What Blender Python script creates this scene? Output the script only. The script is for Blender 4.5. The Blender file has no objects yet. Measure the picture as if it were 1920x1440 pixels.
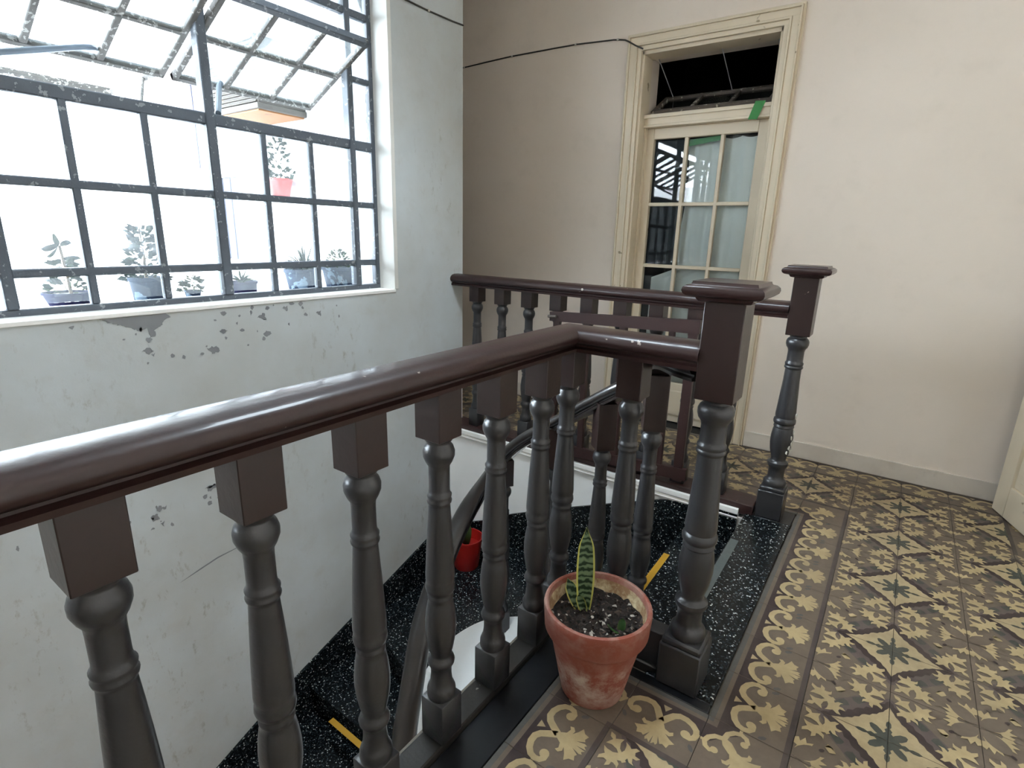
import bpy, bmesh, math, random
from mathutils import Vector, Matrix
random.seed(7)
PI = math.pi
sc = bpy.context.scene
COL = sc.collection

# ------------------------------------------------------------------ camera
R_ = Vector((0.813, 0.582, 0.025)); W_ = Vector((-0.556, 0.788, -0.265))
def _cam():
    yaw, pit, rol = 0.6144, -0.2685, 0.0261
    cy, sy, cp, sp = math.cos(yaw), math.sin(yaw), math.cos(pit), math.sin(pit)
    f = Vector((-sy*cp, cy*cp, sp)); r = Vector((cy, sy, 0)); u = r.cross(f)
    c, s = math.cos(rol), math.sin(rol)
    r, u = r*c + u*s, u*c - r*s
    cam = bpy.data.cameras.new('camera'); o = bpy.data.objects.new('camera', cam); COL.objects.link(o)
    cam.sensor_width = 36; cam.lens = 36*1020.5/1920; cam.clip_start = 0.02; cam.clip_end = 200
    m = Matrix((r, u, -f)).transposed().to_4x4(); m.translation = Vector((0, 0, 1.25))
    o.matrix_world = m
    sc.camera = o
_cam()

# ------------------------------------------------------------------ world, light, exposure
w = bpy.data.worlds.new('sky'); sc.world = w; w.use_nodes = True
bg = w.node_tree.nodes['Background']; bg.inputs[0].default_value = (0.80, 0.90, 1.0, 1); bg.inputs[1].default_value = 7.0
sc.view_settings.view_transform = 'Standard'; sc.view_settings.look = 'None'
sc.view_settings.exposure = 2.65; sc.view_settings.gamma = 1; sc.view_settings.use_curve_mapping = False
sc.cycles.use_denoising = True
sc.cycles.max_bounces = 14; sc.cycles.diffuse_bounces = 7; sc.cycles.transparent_max_bounces = 24
sc.cycles.sample_clamp_indirect = 8.0
sc.cycles.caustics_reflective = False; sc.cycles.caustics_refractive = False

def portal(name, loc, sx, sy, rot):
    l = bpy.data.lights.new(name, 'AREA'); l.shape = 'RECTANGLE'; l.size = sx; l.size_y = sy
    l.cycles.is_portal = True
    o = bpy.data.objects.new(name, l); o.location = loc; o.rotation_euler = rot; COL.objects.link(o)
portal('window_portal', (-2.62, 0.33, 1.97), 2.1, 3.6, (0, -PI/2, 0))

portal('added_skylight_portal', (-1.25, 1.3, 3.52), 1.0, .7, (0, 0, 0))  # sampling portal for the skylight added above the stairs

# ------------------------------------------------------------------ materials
def lin(h):
    h = h.lstrip('#'); o = []
    for i in (0, 2, 4):
        c = int(h[i:i+2], 16)/255
        o.append(c/12.92 if c <= .04045 else ((c+.055)/1.055)**2.4)
    return tuple(o) + (1,)
MATS = {}
def newmat(name):
    m = bpy.data.materials.new(name); m.use_nodes = True; MATS[name] = m
    nt = m.node_tree; return m, nt, nt.nodes['Principled BSDF']
def N(nt, t, **kw):
    n = nt.nodes.new(t)
    for k, v in kw.items():
        if isinstance(k, str) and hasattr(n, k): setattr(n, k, v)
    return n
def coords(nt, scale=1.0, kind='Object'):
    t = N(nt, 'ShaderNodeTexCoord'); m = N(nt, 'ShaderNodeMapping')
    m.inputs['Scale'].default_value = scale if isinstance(scale, tuple) else (scale,)*3
    nt.links.new(t.outputs[kind], m.inputs['Vector']); return m.outputs[0]
def noise(nt, vec, scale, detail=4, rough=.55):
    n = N(nt, 'ShaderNodeTexNoise'); n.inputs['Scale'].default_value = scale
    n.inputs['Detail'].default_value = detail; n.inputs['Roughness'].default_value = rough
    nt.links.new(vec, n.inputs['Vector']); return n.outputs['Fac']
def ramp(nt, fac, stops):
    r = N(nt, 'ShaderNodeValToRGB'); e = r.color_ramp.elements
    while len(e) < len(stops): e.new(0.5)
    for x, (p, c) in zip(e, stops):
        x.position = p; x.color = c if isinstance(c, tuple) else (c, c, c, 1)
    nt.links.new(fac, r.inputs[0]); return r.outputs[0]
def mix(nt, fac, a, b):
    m = N(nt, 'ShaderNodeMix', data_type='RGBA')
    if isinstance(fac, (int, float)): m.inputs[0].default_value = fac
    else: nt.links.new(fac, m.inputs[0])
    for i, v in ((6, a), (7, b)):
        if isinstance(v, tuple): m.inputs[i].default_value = v
        else: nt.links.new(v, m.inputs[i])
    return m.outputs[2]
def bump(nt, b, h, strength=.3, dist=.01):
    n = N(nt, 'ShaderNodeBump'); n.inputs['Strength'].default_value = strength; n.inputs['Distance'].default_value = dist
    nt.links.new(h, n.inputs['Height']); nt.links.new(n.outputs[0], b.inputs['Normal'])
def paint(name, c1, c2=None, rough=.5, scale=6, bstr=.1, spec=.5, chips=None, chip_at=.72, chip_scale=25, coat=0):
    m, nt, b = newmat(name); v = coords(nt)
    f = noise(nt, v, scale)
    col = mix(nt, f, lin(c1), lin(c2 or c1))
    if chips:
        cf = ramp(nt, noise(nt, v, chip_scale, 3, .6), [(chip_at, 0.0), (chip_at+.02, 1.0)])
        col = mix(nt, cf, col, lin(chips))
    nt.links.new(col, b.inputs['Base Color'])
    b.inputs['Roughness'].default_value = rough; b.inputs['Specular IOR Level'].default_value = spec
    b.inputs['Coat Weight'].default_value = coat; b.inputs['Coat Roughness'].default_value = .08
    if bstr: bump(nt, b, noise(nt, v, scale*8), bstr, .004)
    return m
# plaster walls
def plaster(name, base, stain, stain_amt=.35, patch=None, fine='#6f6a5e'):
    m, nt, b = newmat(name); v = coords(nt, 1.0, 'Object')
    big = ramp(nt, noise(nt, v, 1.3, 5, .6), [(.35, 0.0), (.75, stain_amt)])
    col = mix(nt, big, lin(base), lin(stain))
    med = ramp(nt, noise(nt, v, 7, 6, .65), [(.55, 0.0), (.8, .35)])
    col = mix(nt, med, col, lin(stain))
    if patch:
        vs = coords(nt, (1, 1, .45), 'Object')
        a = ramp(nt, noise(nt, vs, 2.1, 3, .5), [(.47, 0.0), (.60, 1.0)])
        s = ramp(nt, noise(nt, vs, 22, 6, .72), [(.58, 0.0), (.72, .6)])
        mm = N(nt, 'ShaderNodeMath', operation='MULTIPLY'); nt.links.new(a, mm.inputs[0]); nt.links.new(s, mm.inputs[1])
        col = mix(nt, mm.outputs[0], col, lin(patch))
    nt.links.new(col, b.inputs['Base Color']); b.inputs['Roughness'].default_value = .8
    b.inputs['Specular IOR Level'].default_value = .25
    bump(nt, b, noise(nt, v, 9, 8, .6), .25, .01)
    return m
plaster('plaster_left', '#c5ccd0', '#a8a59b', .6, '#857d6d')
plaster('plaster_cream', '#e3d7cb', '#d0c4b7', .3)
plaster('plaster_white', '#f8f7f4', '#dedbd4', .4)
plaster('plaster_grey', '#8b8d90', '#777a7e', .5)
plaster('baseboard_white', '#d8cfc4', '#a5998a', .7, '#6f665a')
plaster('ceiling_white', '#f0eee8', '#e2dfd6', .2)
plaster('outside_white', '#d6d6d6', '#bcbcbe', .3)
plaster('courtyard_paving', '#6a6660', '#55524d', .4)
plaster('stair_white', '#fbfcfc', '#e4e6e8', .3)
plaster('marble_white', '#eef0f0', '#cfd3d6', .5)
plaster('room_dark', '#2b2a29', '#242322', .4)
paint('cream_wood', '#e0d3bd', '#d6c8b0', .45, 5, .15, chips='#9c8c70', chip_at=.70, chip_scale=9)
paint('brown_paint', '#2d1e1b', '#251816', .34, 9, .12, chips='#8e7f75', chip_at=.735, chip_scale=30, coat=.1)
paint('rail_paint', '#33211f', '#291a19', .4, 12, .10, spec=.3, chips='#9b9088', chip_at=.715, chip_scale=20, coat=.3)
paint('rail_gloss', '#211817', '#191413', .3, 12, .08, chips='#9b9088', chip_at=.79, chip_scale=22, coat=.8)
paint('gate_paint', '#3a2422', '#2d1b1a', .42, 12, .2, chips='#80665a', chip_at=.74, chip_scale=30)
paint('black_paint', '#363537', '#2c2b2d', .30, 14, .12, coat=.12)
paint('curb_paint', '#23211f', '#2e2b28', .3, 14, .15, chips='#8a867e', chip_at=.73, chip_scale=26, coat=.2)
paint('iron_paint', '#5d646c', '#4a5058', .55, 20, .35, chips='#8a8f92', chip_at=.62, chip_scale=40)
paint('iron_rust', '#6f6f6c', '#4e4a46', .7, 30, .5, chips='#a8a7a2', chip_at=.58, chip_scale=50)
paint('rod_blue', '#6f7f90', '#5c6875', .5, 10, .1)
paint('old_wood', '#6b625b', '#4c443e', .7, 18, .3, chips='#b8b0a4', chip_at=.62, chip_scale=30)
paint('green_tape', '#2f8a3c', '#27762f', .45, 8, .05)
paint('yellow_tape', '#c99a2e', '#b98a22', .5, 20, .1)
paint('worn_tape', '#4b514f', '#5d6462', .5, 40, .15)
paint('cable_black', '#45433e', '#3a3833', .5, 10, 0)
paint('clip_white', '#cfcbc2', '#c4c0b6', .5, 10, 0)
paint('cord_grey', '#9a9ea2', '#8a8e92', .7, 10, 0)
paint('red_plastic', '#b3261f', '#9d1d18', .35, 6, .03)
paint('grey_pot', '#222a38', '#324054', .8, 14, .1, spec=.1, chips='#6c7e8e', chip_at=.58, chip_scale=12)
paint('black_pot', '#1c1c36', '#24243e', .8, 10, .05, spec=.1)
paint('leaf_green', '#3f6a33', '#2c5026', .5, 30, .1)
paint('leaf_dark', '#1f4230', '#173325', .5, 30, .1)
paint('leaf_pale', '#5f7440', '#465a30', .5, 30, .1)
paint('shrub_dark', '#0c2414', '#08190e', .9, 30, .1, spec=.04)
paint('shrub_green', '#142c0f', '#0e200b', .9, 30, .1, spec=.04)
paint('shrub_pale', '#26330f', '#1a270b', .9, 30, .1, spec=.04)
plaster('jamb_white', '#e4e3df', '#bdbab3', .6)
paint('twig', '#5d4a38', '#6e5a45', .8, 30, .2)
paint('roof_red', '#9c5d49', '#84503f', .8, 14, .3)
paint('ply_wood', '#94673f', '#7c5432', .7, 7, .2, chips='#5a4030', chip_at=.70, chip_scale=6)
paint('box_metal', '#5a5752', '#47443f', .6, 12, .2, chips='#6c5c4c', chip_at=.66, chip_scale=12)
paint('shutter_grey', '#34364a', '#3e4052', .7, 6, .1)
paint('leaf_margin', '#d8d37c', '#c8c46a', .45, 20, .05)
paint('brass', '#a08a4c', '#8a743c', .35, 10, 0)

def granite(name, dense=1.0):
    m, nt, b = newmat(name); v = coords(nt)
    vo = N(nt, 'ShaderNodeTexVoronoi'); vo.inputs['Scale'].default_value = 210; nt.links.new(v, vo.inputs['Vector'])
    sepc = N(nt, 'ShaderNodeSeparateColor'); nt.links.new(vo.outputs['Color'], sepc.inputs[0])
    f1 = ramp(nt, sepc.outputs[0], [(.0, lin('#060708')), (.55, lin('#101316')), (.86, lin('#20272a')), (.955, lin('#465054')), (.988, lin('#c4c8c4'))])
    nt.links.new(f1, b.inputs['Base Color'])
    b.inputs['Roughness'].default_value = .26; b.inputs['Specular IOR Level'].default_value = .32
    bump(nt, b, noise(nt, v, 40), .04, .002)
granite('granite')
paint('black_stone', '#0b0c0f', '#14161a', .32, 30, .04, chips='#4a5054', chip_at=.76, chip_scale=120)

# encaustic tile pigments: flat colour with grain and scuffing
def pigment(name, c, c2):
    m, nt, b = newmat(name); v = coords(nt); 
    oi = N(nt, 'ShaderNodeObjectInfo')
    ad = N(nt, 'ShaderNodeVectorMath', operation='ADD'); nt.links.new(v, ad.inputs[0]); nt.links.new(oi.outputs['Location'], ad.inputs[1])
    col = mix(nt, ramp(nt, noise(nt, ad.outputs[0], 22, 6, .7), [(.3, 0.0), (.7, 1.0)]), lin(c), lin(c2))
    scuff = ramp(nt, noise(nt, ad.outputs[0], 3.0, 6, .7), [(.4, 0.0), (.75, .38)])
    col = mix(nt, scuff, col, lin('#6d6255'))
    nt.links.new(col, b.inputs['Base Color'])
    b.inputs['Roughness'].default_value = .42; b.inputs['Specular IOR Level'].default_value = .4
    bump(nt, b, noise(nt, ad.outputs[0], 60, 4), .05, .002)
    return m
pigment('tile_taupe', '#6f6154', '#615448')
pigment('tile_yellow', '#b8a47c', '#a6926b')
pigment('tile_sand', '#b5a27e', '#a08d6b')
pigment('tile_plum', '#3a2c2d', '#302425')
pigment('tile_green', '#454942', '#3b3f39')
pigment('tile_mauve', '#5f524f', '#544846')
pigment('tile_grey', '#565654', '#494947')
pigment('tile_dark', '#4a403e', '#403735')
pigment('grout', '#7d7468', '#6c645a')

def terracotta():
    m, nt, b = newmat('terracotta'); v = coords(nt)
    sx = N(nt, 'ShaderNodeSeparateXYZ'); nt.links.new(v, sx.inputs[0])
    col = mix(nt, noise(nt, v, 9, 5), lin('#8e4a38'), lin('#7a3c2d'))
    band = ramp(nt, sx.outputs[2], [(.0, 0.25), (.06, .8), (.115, 1.0), (.16, .25), (.22, .12), (.28, .35)])
    n2 = ramp(nt, noise(nt, v, 14, 6, .7), [(.42, 0.0), (.62, 1.0)])
    mm = N(nt, 'ShaderNodeMath', operation='MULTIPLY'); nt.links.new(band, mm.inputs[0]); nt.links.new(n2, mm.inputs[1])
    col = mix(nt, mm.outputs[0], col, lin('#b9a79a'))
    nt.links.new(col, b.inputs['Base Color']); b.inputs['Roughness'].default_value = .6
    bump(nt, b, noise(nt, v, 40), .2, .003)
terracotta()
def crust():
    m, nt, b = newmat('mineral_crust'); v = coords(nt)
    col = mix(nt, ramp(nt, noise(nt, v, 18, 6, .7), [(.4, 0.0), (.6, 1.0)]), lin('#8a6a4a'), lin('#cdbd98'))
    nt.links.new(col, b.inputs['Base Color']); b.inputs['Roughness'].default_value = .9
    bump(nt, b, noise(nt, v, 60), .4, .004)
crust()
def soil():
    m, nt, b = newmat('soil'); v = coords(nt)
    vo = N(nt, 'ShaderNodeTexVoronoi'); vo.inputs['Scale'].default_value = 120; nt.links.new(v, vo.inputs['Vector'])
    sepc = N(nt, 'ShaderNodeSeparateColor'); nt.links.new(vo.outputs['Color'], sepc.inputs[0])
    c = ramp(nt, sepc.outputs[0], [(0, lin('#15100d')), (.75, lin('#2b201a')), (.93, lin('#4a3a30')), (.98, lin('#b8b0a6'))])
    nt.links.new(c, b.inputs['Base Color']); b.inputs['Roughness'].default_value = .95
    bump(nt, b, noise(nt, v, 70, 6), .9, .01)
soil()
def snake():
    m, nt, b = newmat('snake_leaf'); v = coords(nt)
    wv = N(nt, 'ShaderNodeTexWave', bands_direction='Z'); wv.inputs['Scale'].default_value = 17
    wv.inputs['Distortion'].default_value = 5; wv.inputs['Detail'].default_value = 3; wv.inputs['Detail Scale'].default_value = 3
    nt.links.new(v, wv.inputs['Vector'])
    c = ramp(nt, wv.outputs['Fac'], [(.25, lin('#233a22')), (.55, lin('#6f8766')), (1, lin('#8a9e7a'))])
    nt.links.new(c, b.inputs['Base Color']); b.inputs['Roughness'].default_value = .4
snake()
def cloth():
    m, nt, b = newmat('curtain_cloth'); v = coords(nt)
    c = mix(nt, noise(nt, v, 3, 3), lin('#f6f9f5'), lin('#e6ebe6'))
    nt.links.new(c, b.inputs['Base Color']); b.inputs['Roughness'].default_value = .85
    bump(nt, b, noise(nt, coords(nt, (1, 1, .3)), 14, 4), .3, .01)
cloth()
def glass(name, dirt, dirtcol, mottled=0.0, refl=1.0):
    m = bpy.data.materials.new(name); m.use_nodes = True; MATS[name] = m; nt = m.node_tree
    for n in list(nt.nodes): nt.nodes.remove(n)
    out = N(nt, 'ShaderNodeOutputMaterial')
    tr = N(nt, 'ShaderNodeBsdfTransparent'); tr.inputs[0].default_value = (.96, .98, .98, 1)
    gl = N(nt, 'ShaderNodeBsdfGlossy'); gl.inputs['Roughness'].default_value = .02
    fr0 = N(nt, 'ShaderNodeFresnel'); fr0.inputs[0].default_value = 1.45
    fr = N(nt, 'ShaderNodeMath', operation='MULTIPLY'); nt.links.new(fr0.outputs[0], fr.inputs[0]); fr.inputs[1].default_value = refl
    m1 = N(nt, 'ShaderNodeMixShader'); nt.links.new(fr.outputs[0], m1.inputs[0]); nt.links.new(tr.outputs[0], m1.inputs[1]); nt.links.new(gl.outputs[0], m1.inputs[2])
    tl = N(nt, 'ShaderNodeBsdfTranslucent'); tl.inputs[0].default_value = lin(dirtcol)
    df = N(nt, 'ShaderNodeBsdfDiffuse'); df.inputs[0].default_value = lin(dirtcol)
    md = N(nt, 'ShaderNodeMixShader'); md.inputs[0].default_value = .4; nt.links.new(tl.outputs[0], md.inputs[1]); nt.links.new(df.outputs[0], md.inputs[2])
    m2 = N(nt, 'ShaderNodeMixShader')
    v = coords(nt)
    f = ramp(nt, noise(nt, v, 6, 6, .7), [(.35, dirt), (.62, dirt + .02), (.75, min(1, dirt + mottled))])
    nt.links.new(f, m2.inputs[0]); nt.links.new(m1.outputs[0], m2.inputs[1]); nt.links.new(md.outputs[0], m2.inputs[2])
    nt.links.new(m2.outputs[0], out.inputs[0])
glass('window_glass', .035, '#e8f0f4', .22)
glass('sash_glass', .12, '#dfe8ec', .35, .12)
glass('door_glass', .01, '#c8ccc8', .03)

# ------------------------------------------------------------------ mesh helpers
def add_box(bm, x0, x1, y0, y1, z0, z1, mi=0):
    vs = [bm.verts.new(p) for p in ((x0,y0,z0),(x1,y0,z0),(x1,y1,z0),(x0,y1,z0),(x0,y0,z1),(x1,y0,z1),(x1,y1,z1),(x0,y1,z1))]
    for f in ((3,2,1,0),(4,5,6,7),(0,1,5,4),(1,2,6,5),(2,3,7,6),(3,0,4,7)):
        bm.faces.new([vs[i] for i in f]).material_index = mi
    return vs
def box(x0, x1, y0, y1, z0, z1, bev=0, seg=1):
    bm = bmesh.new(); add_box(bm, x0, x1, y0, y1, z0, z1)
    if bev: bmesh.ops.bevel(bm, geom=list(bm.edges), offset=bev, segments=seg, affect='EDGES')
    return bm
def boxes(lst, bev=0):
    bm = bmesh.new()
    for b in lst:
        t = box(*b, bev=bev); me = bpy.data.meshes.new('t'); t.to_mesh(me); t.free(); bm.from_mesh(me); bpy.data.meshes.remove(me)
    return bm
def prism(poly, z0, z1, axis='z', bev=0):
    """extrude a 2-D outline between two levels along an axis"""
    bm = bmesh.new()
    def P(a, b, h):
        return {'z': (a, b, h), 'y': (a, h, b), 'x': (h, a, b)}[axis]
    lo = [bm.verts.new(P(a, b, z0)) for a, b in poly]; hi = [bm.verts.new(P(a, b, z1)) for a, b in poly]
    n = len(poly)
    bm.faces.new(lo[::-1]); bm.faces.new(hi)
    for i in range(n): bm.faces.new((lo[i], lo[(i+1) % n], hi[(i+1) % n], hi[i]))
    bmesh.ops.recalc_face_normals(bm, faces=bm.faces)
    if bev: bmesh.ops.bevel(bm, geom=list(bm.edges), offset=bev, segments=1, affect='EDGES')
    return bm
def lathe(prof, seg=28, bm=None, c=(0, 0, 0), smooth=True, caps=True):
    bm = bm or bmesh.new(); rings = []
    for r, z in prof:
        rings.append([bm.verts.new((c[0]+r*math.cos(2*PI*i/seg), c[1]+r*math.sin(2*PI*i/seg), c[2]+z)) for i in range(seg)])
    for a, b in zip(rings, rings[1:]):
        for i in range(seg):
            f = bm.faces.new((a[i], a[(i+1) % seg], b[(i+1) % seg], b[i])); f.smooth = smooth
    if caps and prof[0][0] > 1e-6: bm.faces.new(rings[0][::-1])
    if caps and prof[-1][0] > 1e-6: bm.faces.new(rings[-1])
    return bm
def tube(pts, r, seg=8, bm=None, smooth=True):
    bm = bm or bmesh.new(); pts = [Vector(p) for p in pts]; rings = []
    for i, p in enumerate(pts):
        d = (pts[min(i+1, len(pts)-1)] - pts[max(i-1, 0)]).normalized()
        u = d.cross(Vector((0, 0, 1)))
        if u.length < 1e-3: u = d.cross(Vector((1, 0, 0)))
        u.normalize(); v = u.cross(d)
        rr = r[i] if isinstance(r, (list, tuple)) else r
        rings.append([bm.verts.new(p + u*rr*math.cos(2*PI*k/seg) + v*rr*math.sin(2*PI*k/seg)) for k in range(seg)])
    for a, b in zip(rings, rings[1:]):
        for k in range(seg):
            f = bm.faces.new((a[k], a[(k+1) % seg], b[(k+1) % seg], b[k])); f.smooth = smooth
    bm.faces.new(rings[0][::-1]); bm.faces.new(rings[-1])
    bmesh.ops.recalc_face_normals(bm, faces=bm.faces)
    return bm
def sweep(prof, path, tilt=False, smooth=True):
    """profile (lateral, up) kept upright along a 3-D path, mitred at corners"""
    bm = bmesh.new(); pts = [Vector(p) for p in path]; rings = []
    for i, p in enumerate(pts):
        d0 = (p - pts[i-1]) if i else None; d1 = (pts[i+1] - p) if i < len(pts)-1 else None
        if d0 is None: d0 = d1
        if d1 is None: d1 = d0
        a = Vector((d0.x, d0.y, 0)).normalized(); b = Vector((d1.x, d1.y, 0)).normalized()
        t = (a + b).normalized(); lat = Vector((t.y, -t.x, 0)); k = 1/max(.5, t.dot(a))
        d3 = ((d0.normalized() + d1.normalized())).normalized()
        up = lat.cross(d3).normalized() if tilt else Vector((0, 0, 1))
        if up.z < 0: up = -up
        rings.append([bm.verts.new(p + lat*(s*k) + up*h) for s, h in prof])
    n = len(prof)
    for a, b in zip(rings, rings[1:]):
        for k in range(n):
            f = bm.faces.new((a[k], a[(k+1) % n], b[(k+1) % n], b[k])); f.smooth = smooth
    bm.faces.new(rings[0][::-1]); bm.faces.new(rings[-1])
    bmesh.ops.recalc_face_normals(bm, faces=bm.faces)
    return bm
def catmull(pts, n=8):
    P = [Vector(p) for p in pts]; out = []
    for i in range(len(P)-1):
        p0 = P[max(i-1, 0)]; p1 = P[i]; p2 = P[i+1]; p3 = P[min(i+2, len(P)-1)]
        for k in range(n):
            t = k/n
            out.append(.5*((2*p1) + (p2-p0)*t + (2*p0-5*p1+4*p2-p3)*t*t + (3*p1-p0-3*p2+p3)*t**3))
    out.append(P[-1]); return out

ORG = {}
def obj(name, bm, mat, parent=None, autosmooth=None, local=False):
    """link a bmesh as one object; bmesh is in world space unless local"""
    if parent is not None and not local:
        o0 = ORG.get(parent.name, Vector((0, 0, 0)))
        if o0.length: bmesh.ops.translate(bm, verts=bm.verts, vec=-o0)
    me = bpy.data.meshes.new(name); bm.to_mesh(me); bm.free(); me.set_sharp_from_angle(angle=math.radians(42))
    for m in (mat if isinstance(mat, (list, tuple)) else [mat]): me.materials.append(MATS[m])
    o = bpy.data.objects.new(name, me); COL.objects.link(o)
    if parent is not None: o.parent = parent
    ORG[o.name] = ORG[parent.name].copy() if parent is not None and not local else Vector((0, 0, 0))
    return o
def tag(o, label=None, cat=None, group=None, kind=None):
    if label: o['label'] = label
    if cat: o['category'] = cat
    if group: o['group'] = group
    if kind: o['kind'] = kind
    return o
def empty(name, loc):
    o = bpy.data.objects.new(name, None); o.location = loc; o.empty_display_size = .1; COL.objects.link(o)
    ORG[o.name] = Vector(loc); return o
def thing(name, label, cat, loc, group=None): return tag(empty(name, loc), label, cat, group)
def struct(name, bm, mat): return tag(obj(name, bm, mat), kind='structure')
def center(bm, loc):
    bmesh.ops.translate(bm, verts=bm.verts, vec=-Vector(loc)); return bm
def single(name, bm, mat, label, cat, loc=None, group=None):
    """a thing that is one mesh, with its origin at loc"""
    if loc is not None: center(bm, loc)
    o = obj(name, bm, mat)
    if loc is not None: o.location = loc; ORG[o.name] = Vector(loc)
    return tag(o, label, cat, group)

# ------------------------------------------------------------------ room shell
XW = -2.30; YW = 3.49; CZ = 3.30; LZ = -3.30; YF = 2.555
WY0, WY1, WZ0, WZ1 = -1.42, 2.115, 0.935, 3.0
wl = struct('wall_left', boxes([
    (-2.6, XW, -1.9, 2.684, 0, WZ0), (-2.6, XW, -1.9, 2.684, WZ1, CZ), (-2.6, XW, WY1, 2.684, WZ0, WZ1), (-2.6, XW, -1.9, WY0, WZ0, WZ1),
    (-2.6, XW, -1.9, 2.684, LZ, 0)]), 'plaster_left')
DX0, DX1, DZ = -1.55, -0.757, 2.345
struct('wall_back', boxes([(-6, DX0, YW, YW+.28, LZ, CZ), (DX1, 1.1, YW, YW+.28, LZ, CZ), (DX0, DX1, YW, YW+.28, DZ, CZ), (DX0, DX1, YW, YW+.28, LZ, -.03)]), 'plaster_cream')
struct('wall_right', box(.82, 1.1, -1.9, YW, LZ, CZ), 'plaster_cream')
struct('wall_front', box(-2.6, 1.1, -2.2, -1.9, LZ, CZ), 'plaster_cream')
struct('wall_corridor', boxes([(-6, -2.6, 2.38, 2.684, LZ, CZ)]), 'outside_white')
struct('wall_corridor_end', box(-6.2, -6, 2.684, YW+.28, LZ, CZ), 'plaster_cream')
KX0, KX1, KY0, KY1 = -1.75, -.75, .95, 1.65            # unseen skylight added to brighten the white stair wall and well
struct('ceiling', boxes([(-6.2, KX0, -2.2, YW+.28, CZ, CZ+.2), (KX1, 1.1, -2.2, YW+.28, CZ, CZ+.2), (KX0, KX1, -2.2, KY0, CZ, CZ+.2), (KX0, KX1, KY1, YW+.28, CZ, CZ+.2)]), 'ceiling_white')
added_sky = tag(empty('window_4', ((KX0+KX1)/2, (KY0+KY1)/2, CZ+.2)), kind='structure')
obj('frame', boxes([(KX0, KX1, KY0, KY0+.03, CZ+.15, CZ+.2), (KX0, KX1, KY1-.03, KY1, CZ+.15, CZ+.2), (KX0, KX0+.03, KY0, KY1, CZ+.15, CZ+.2), (KX1-.03, KX1, KY0, KY1, CZ+.15, CZ+.2), (-1.265, -1.235, KY0, KY1, CZ+.15, CZ+.2)], .003), 'iron_paint', added_sky)
for a, b in ((KX0+.03, -1.265), (-1.235, KX1-.03)): obj('pane', box(a, b, KY0+.03, KY1-.03, CZ+.17, CZ+.174), 'window_glass', added_sky)
struct('wall_stair', box(XW, -.43, YF, YF+.11, LZ, -.03), 'stair_white')
tag(obj('trim_1', sweep([(-.03, -.035), (.012, -.035), (.018, -.022), (.008, -.012), (.022, .0), (.022, .022), (-.03, .022)],
    [(XW, YF, -.005), (-.46, YF, -.005)], smooth=False), 'plaster_white'), kind='structure')
struct('baseboard_back', boxes([(DX1+.095, .82, YW-.012, YW, 0, .10), (-6, DX0-.095, YW-.012, YW, 0, .10)], .003), 'baseboard_white')
struct('floor_lower', box(-2.6, 1.1, -2.2, 2.67, LZ-.1, LZ), 'marble_white')

# floor: slab + individually laid cement tiles
fl = struct('floor', boxes([(-.83, .82, -1.9, 1.44, -.2, -.012), (-.43, .82, 1.44, 2.555, -.2, -.012), (-6, .82, 2.60, YW, -.2, -.012)]), 'grout')

TS = .2
TM = ['tile_taupe', 'tile_yellow', 'tile_sand', 'tile_plum', 'tile_green', 'tile_mauve', 'tile_grey', 'tile_dark']
def tile_base(bm):
    b = box(.003, .997, .003, .997, -.06, 0, .004)
    me = bpy.data.meshes.new('t'); b.to_mesh(me); b.free(); bm.from_mesh(me); bpy.data.meshes.remove(me)
def inlay(bm, poly, mi, lay):
    try:
        f = bm.faces.new([bm.verts.new((min(.996, max(.004, u)), min(.996, max(.004, v)), .0012*lay)) for u, v in poly])
        f.material_index = mi
        if f.calc_area() > 0:
            f.normal_update()
            if f.normal.z < 0: f.normal_flip()
    except ValueError: pass
def sym(poly): return poly + [(v, u) for u, v in reversed(poly)]
def mir(poly): return [(v, u) for u, v in poly]
def disc(c, r, n=10, sx=1, sy=1, rot=0):
    o = []
    for i in range(n):
        a = 2*PI*i/n; x, y = r*sx*math.cos(a), r*sy*math.sin(a)
        o.append((c[0]+x*math.cos(rot)-y*math.sin(rot), c[1]+x*math.sin(rot)+y*math.cos(rot)))
    return o
def stroke(pts, w0, w1):
    L, Rr = [], []
    n = len(pts)
    for i, (x, y) in enumerate(pts):
        a = pts[max(i-1, 0)]; b = pts[min(i+1, n-1)]
        dx, dy = b[0]-a[0], b[1]-a[1]; l = math.hypot(dx, dy) or 1
        w = (w0 + (w1-w0)*i/(n-1))/2
        L.append((x-dy/l*w, y+dx/l*w)); Rr.append((x+dy/l*w, y-dx/l*w))
    return list(zip(L, Rr))
def ribbon(bm, pts, w0, w1, mi, lay):
    q = stroke(pts, w0, w1)
    for (a, b), (c, d) in zip(q, q[1:]): inlay(bm, [a, b, d, c], mi, lay)
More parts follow.
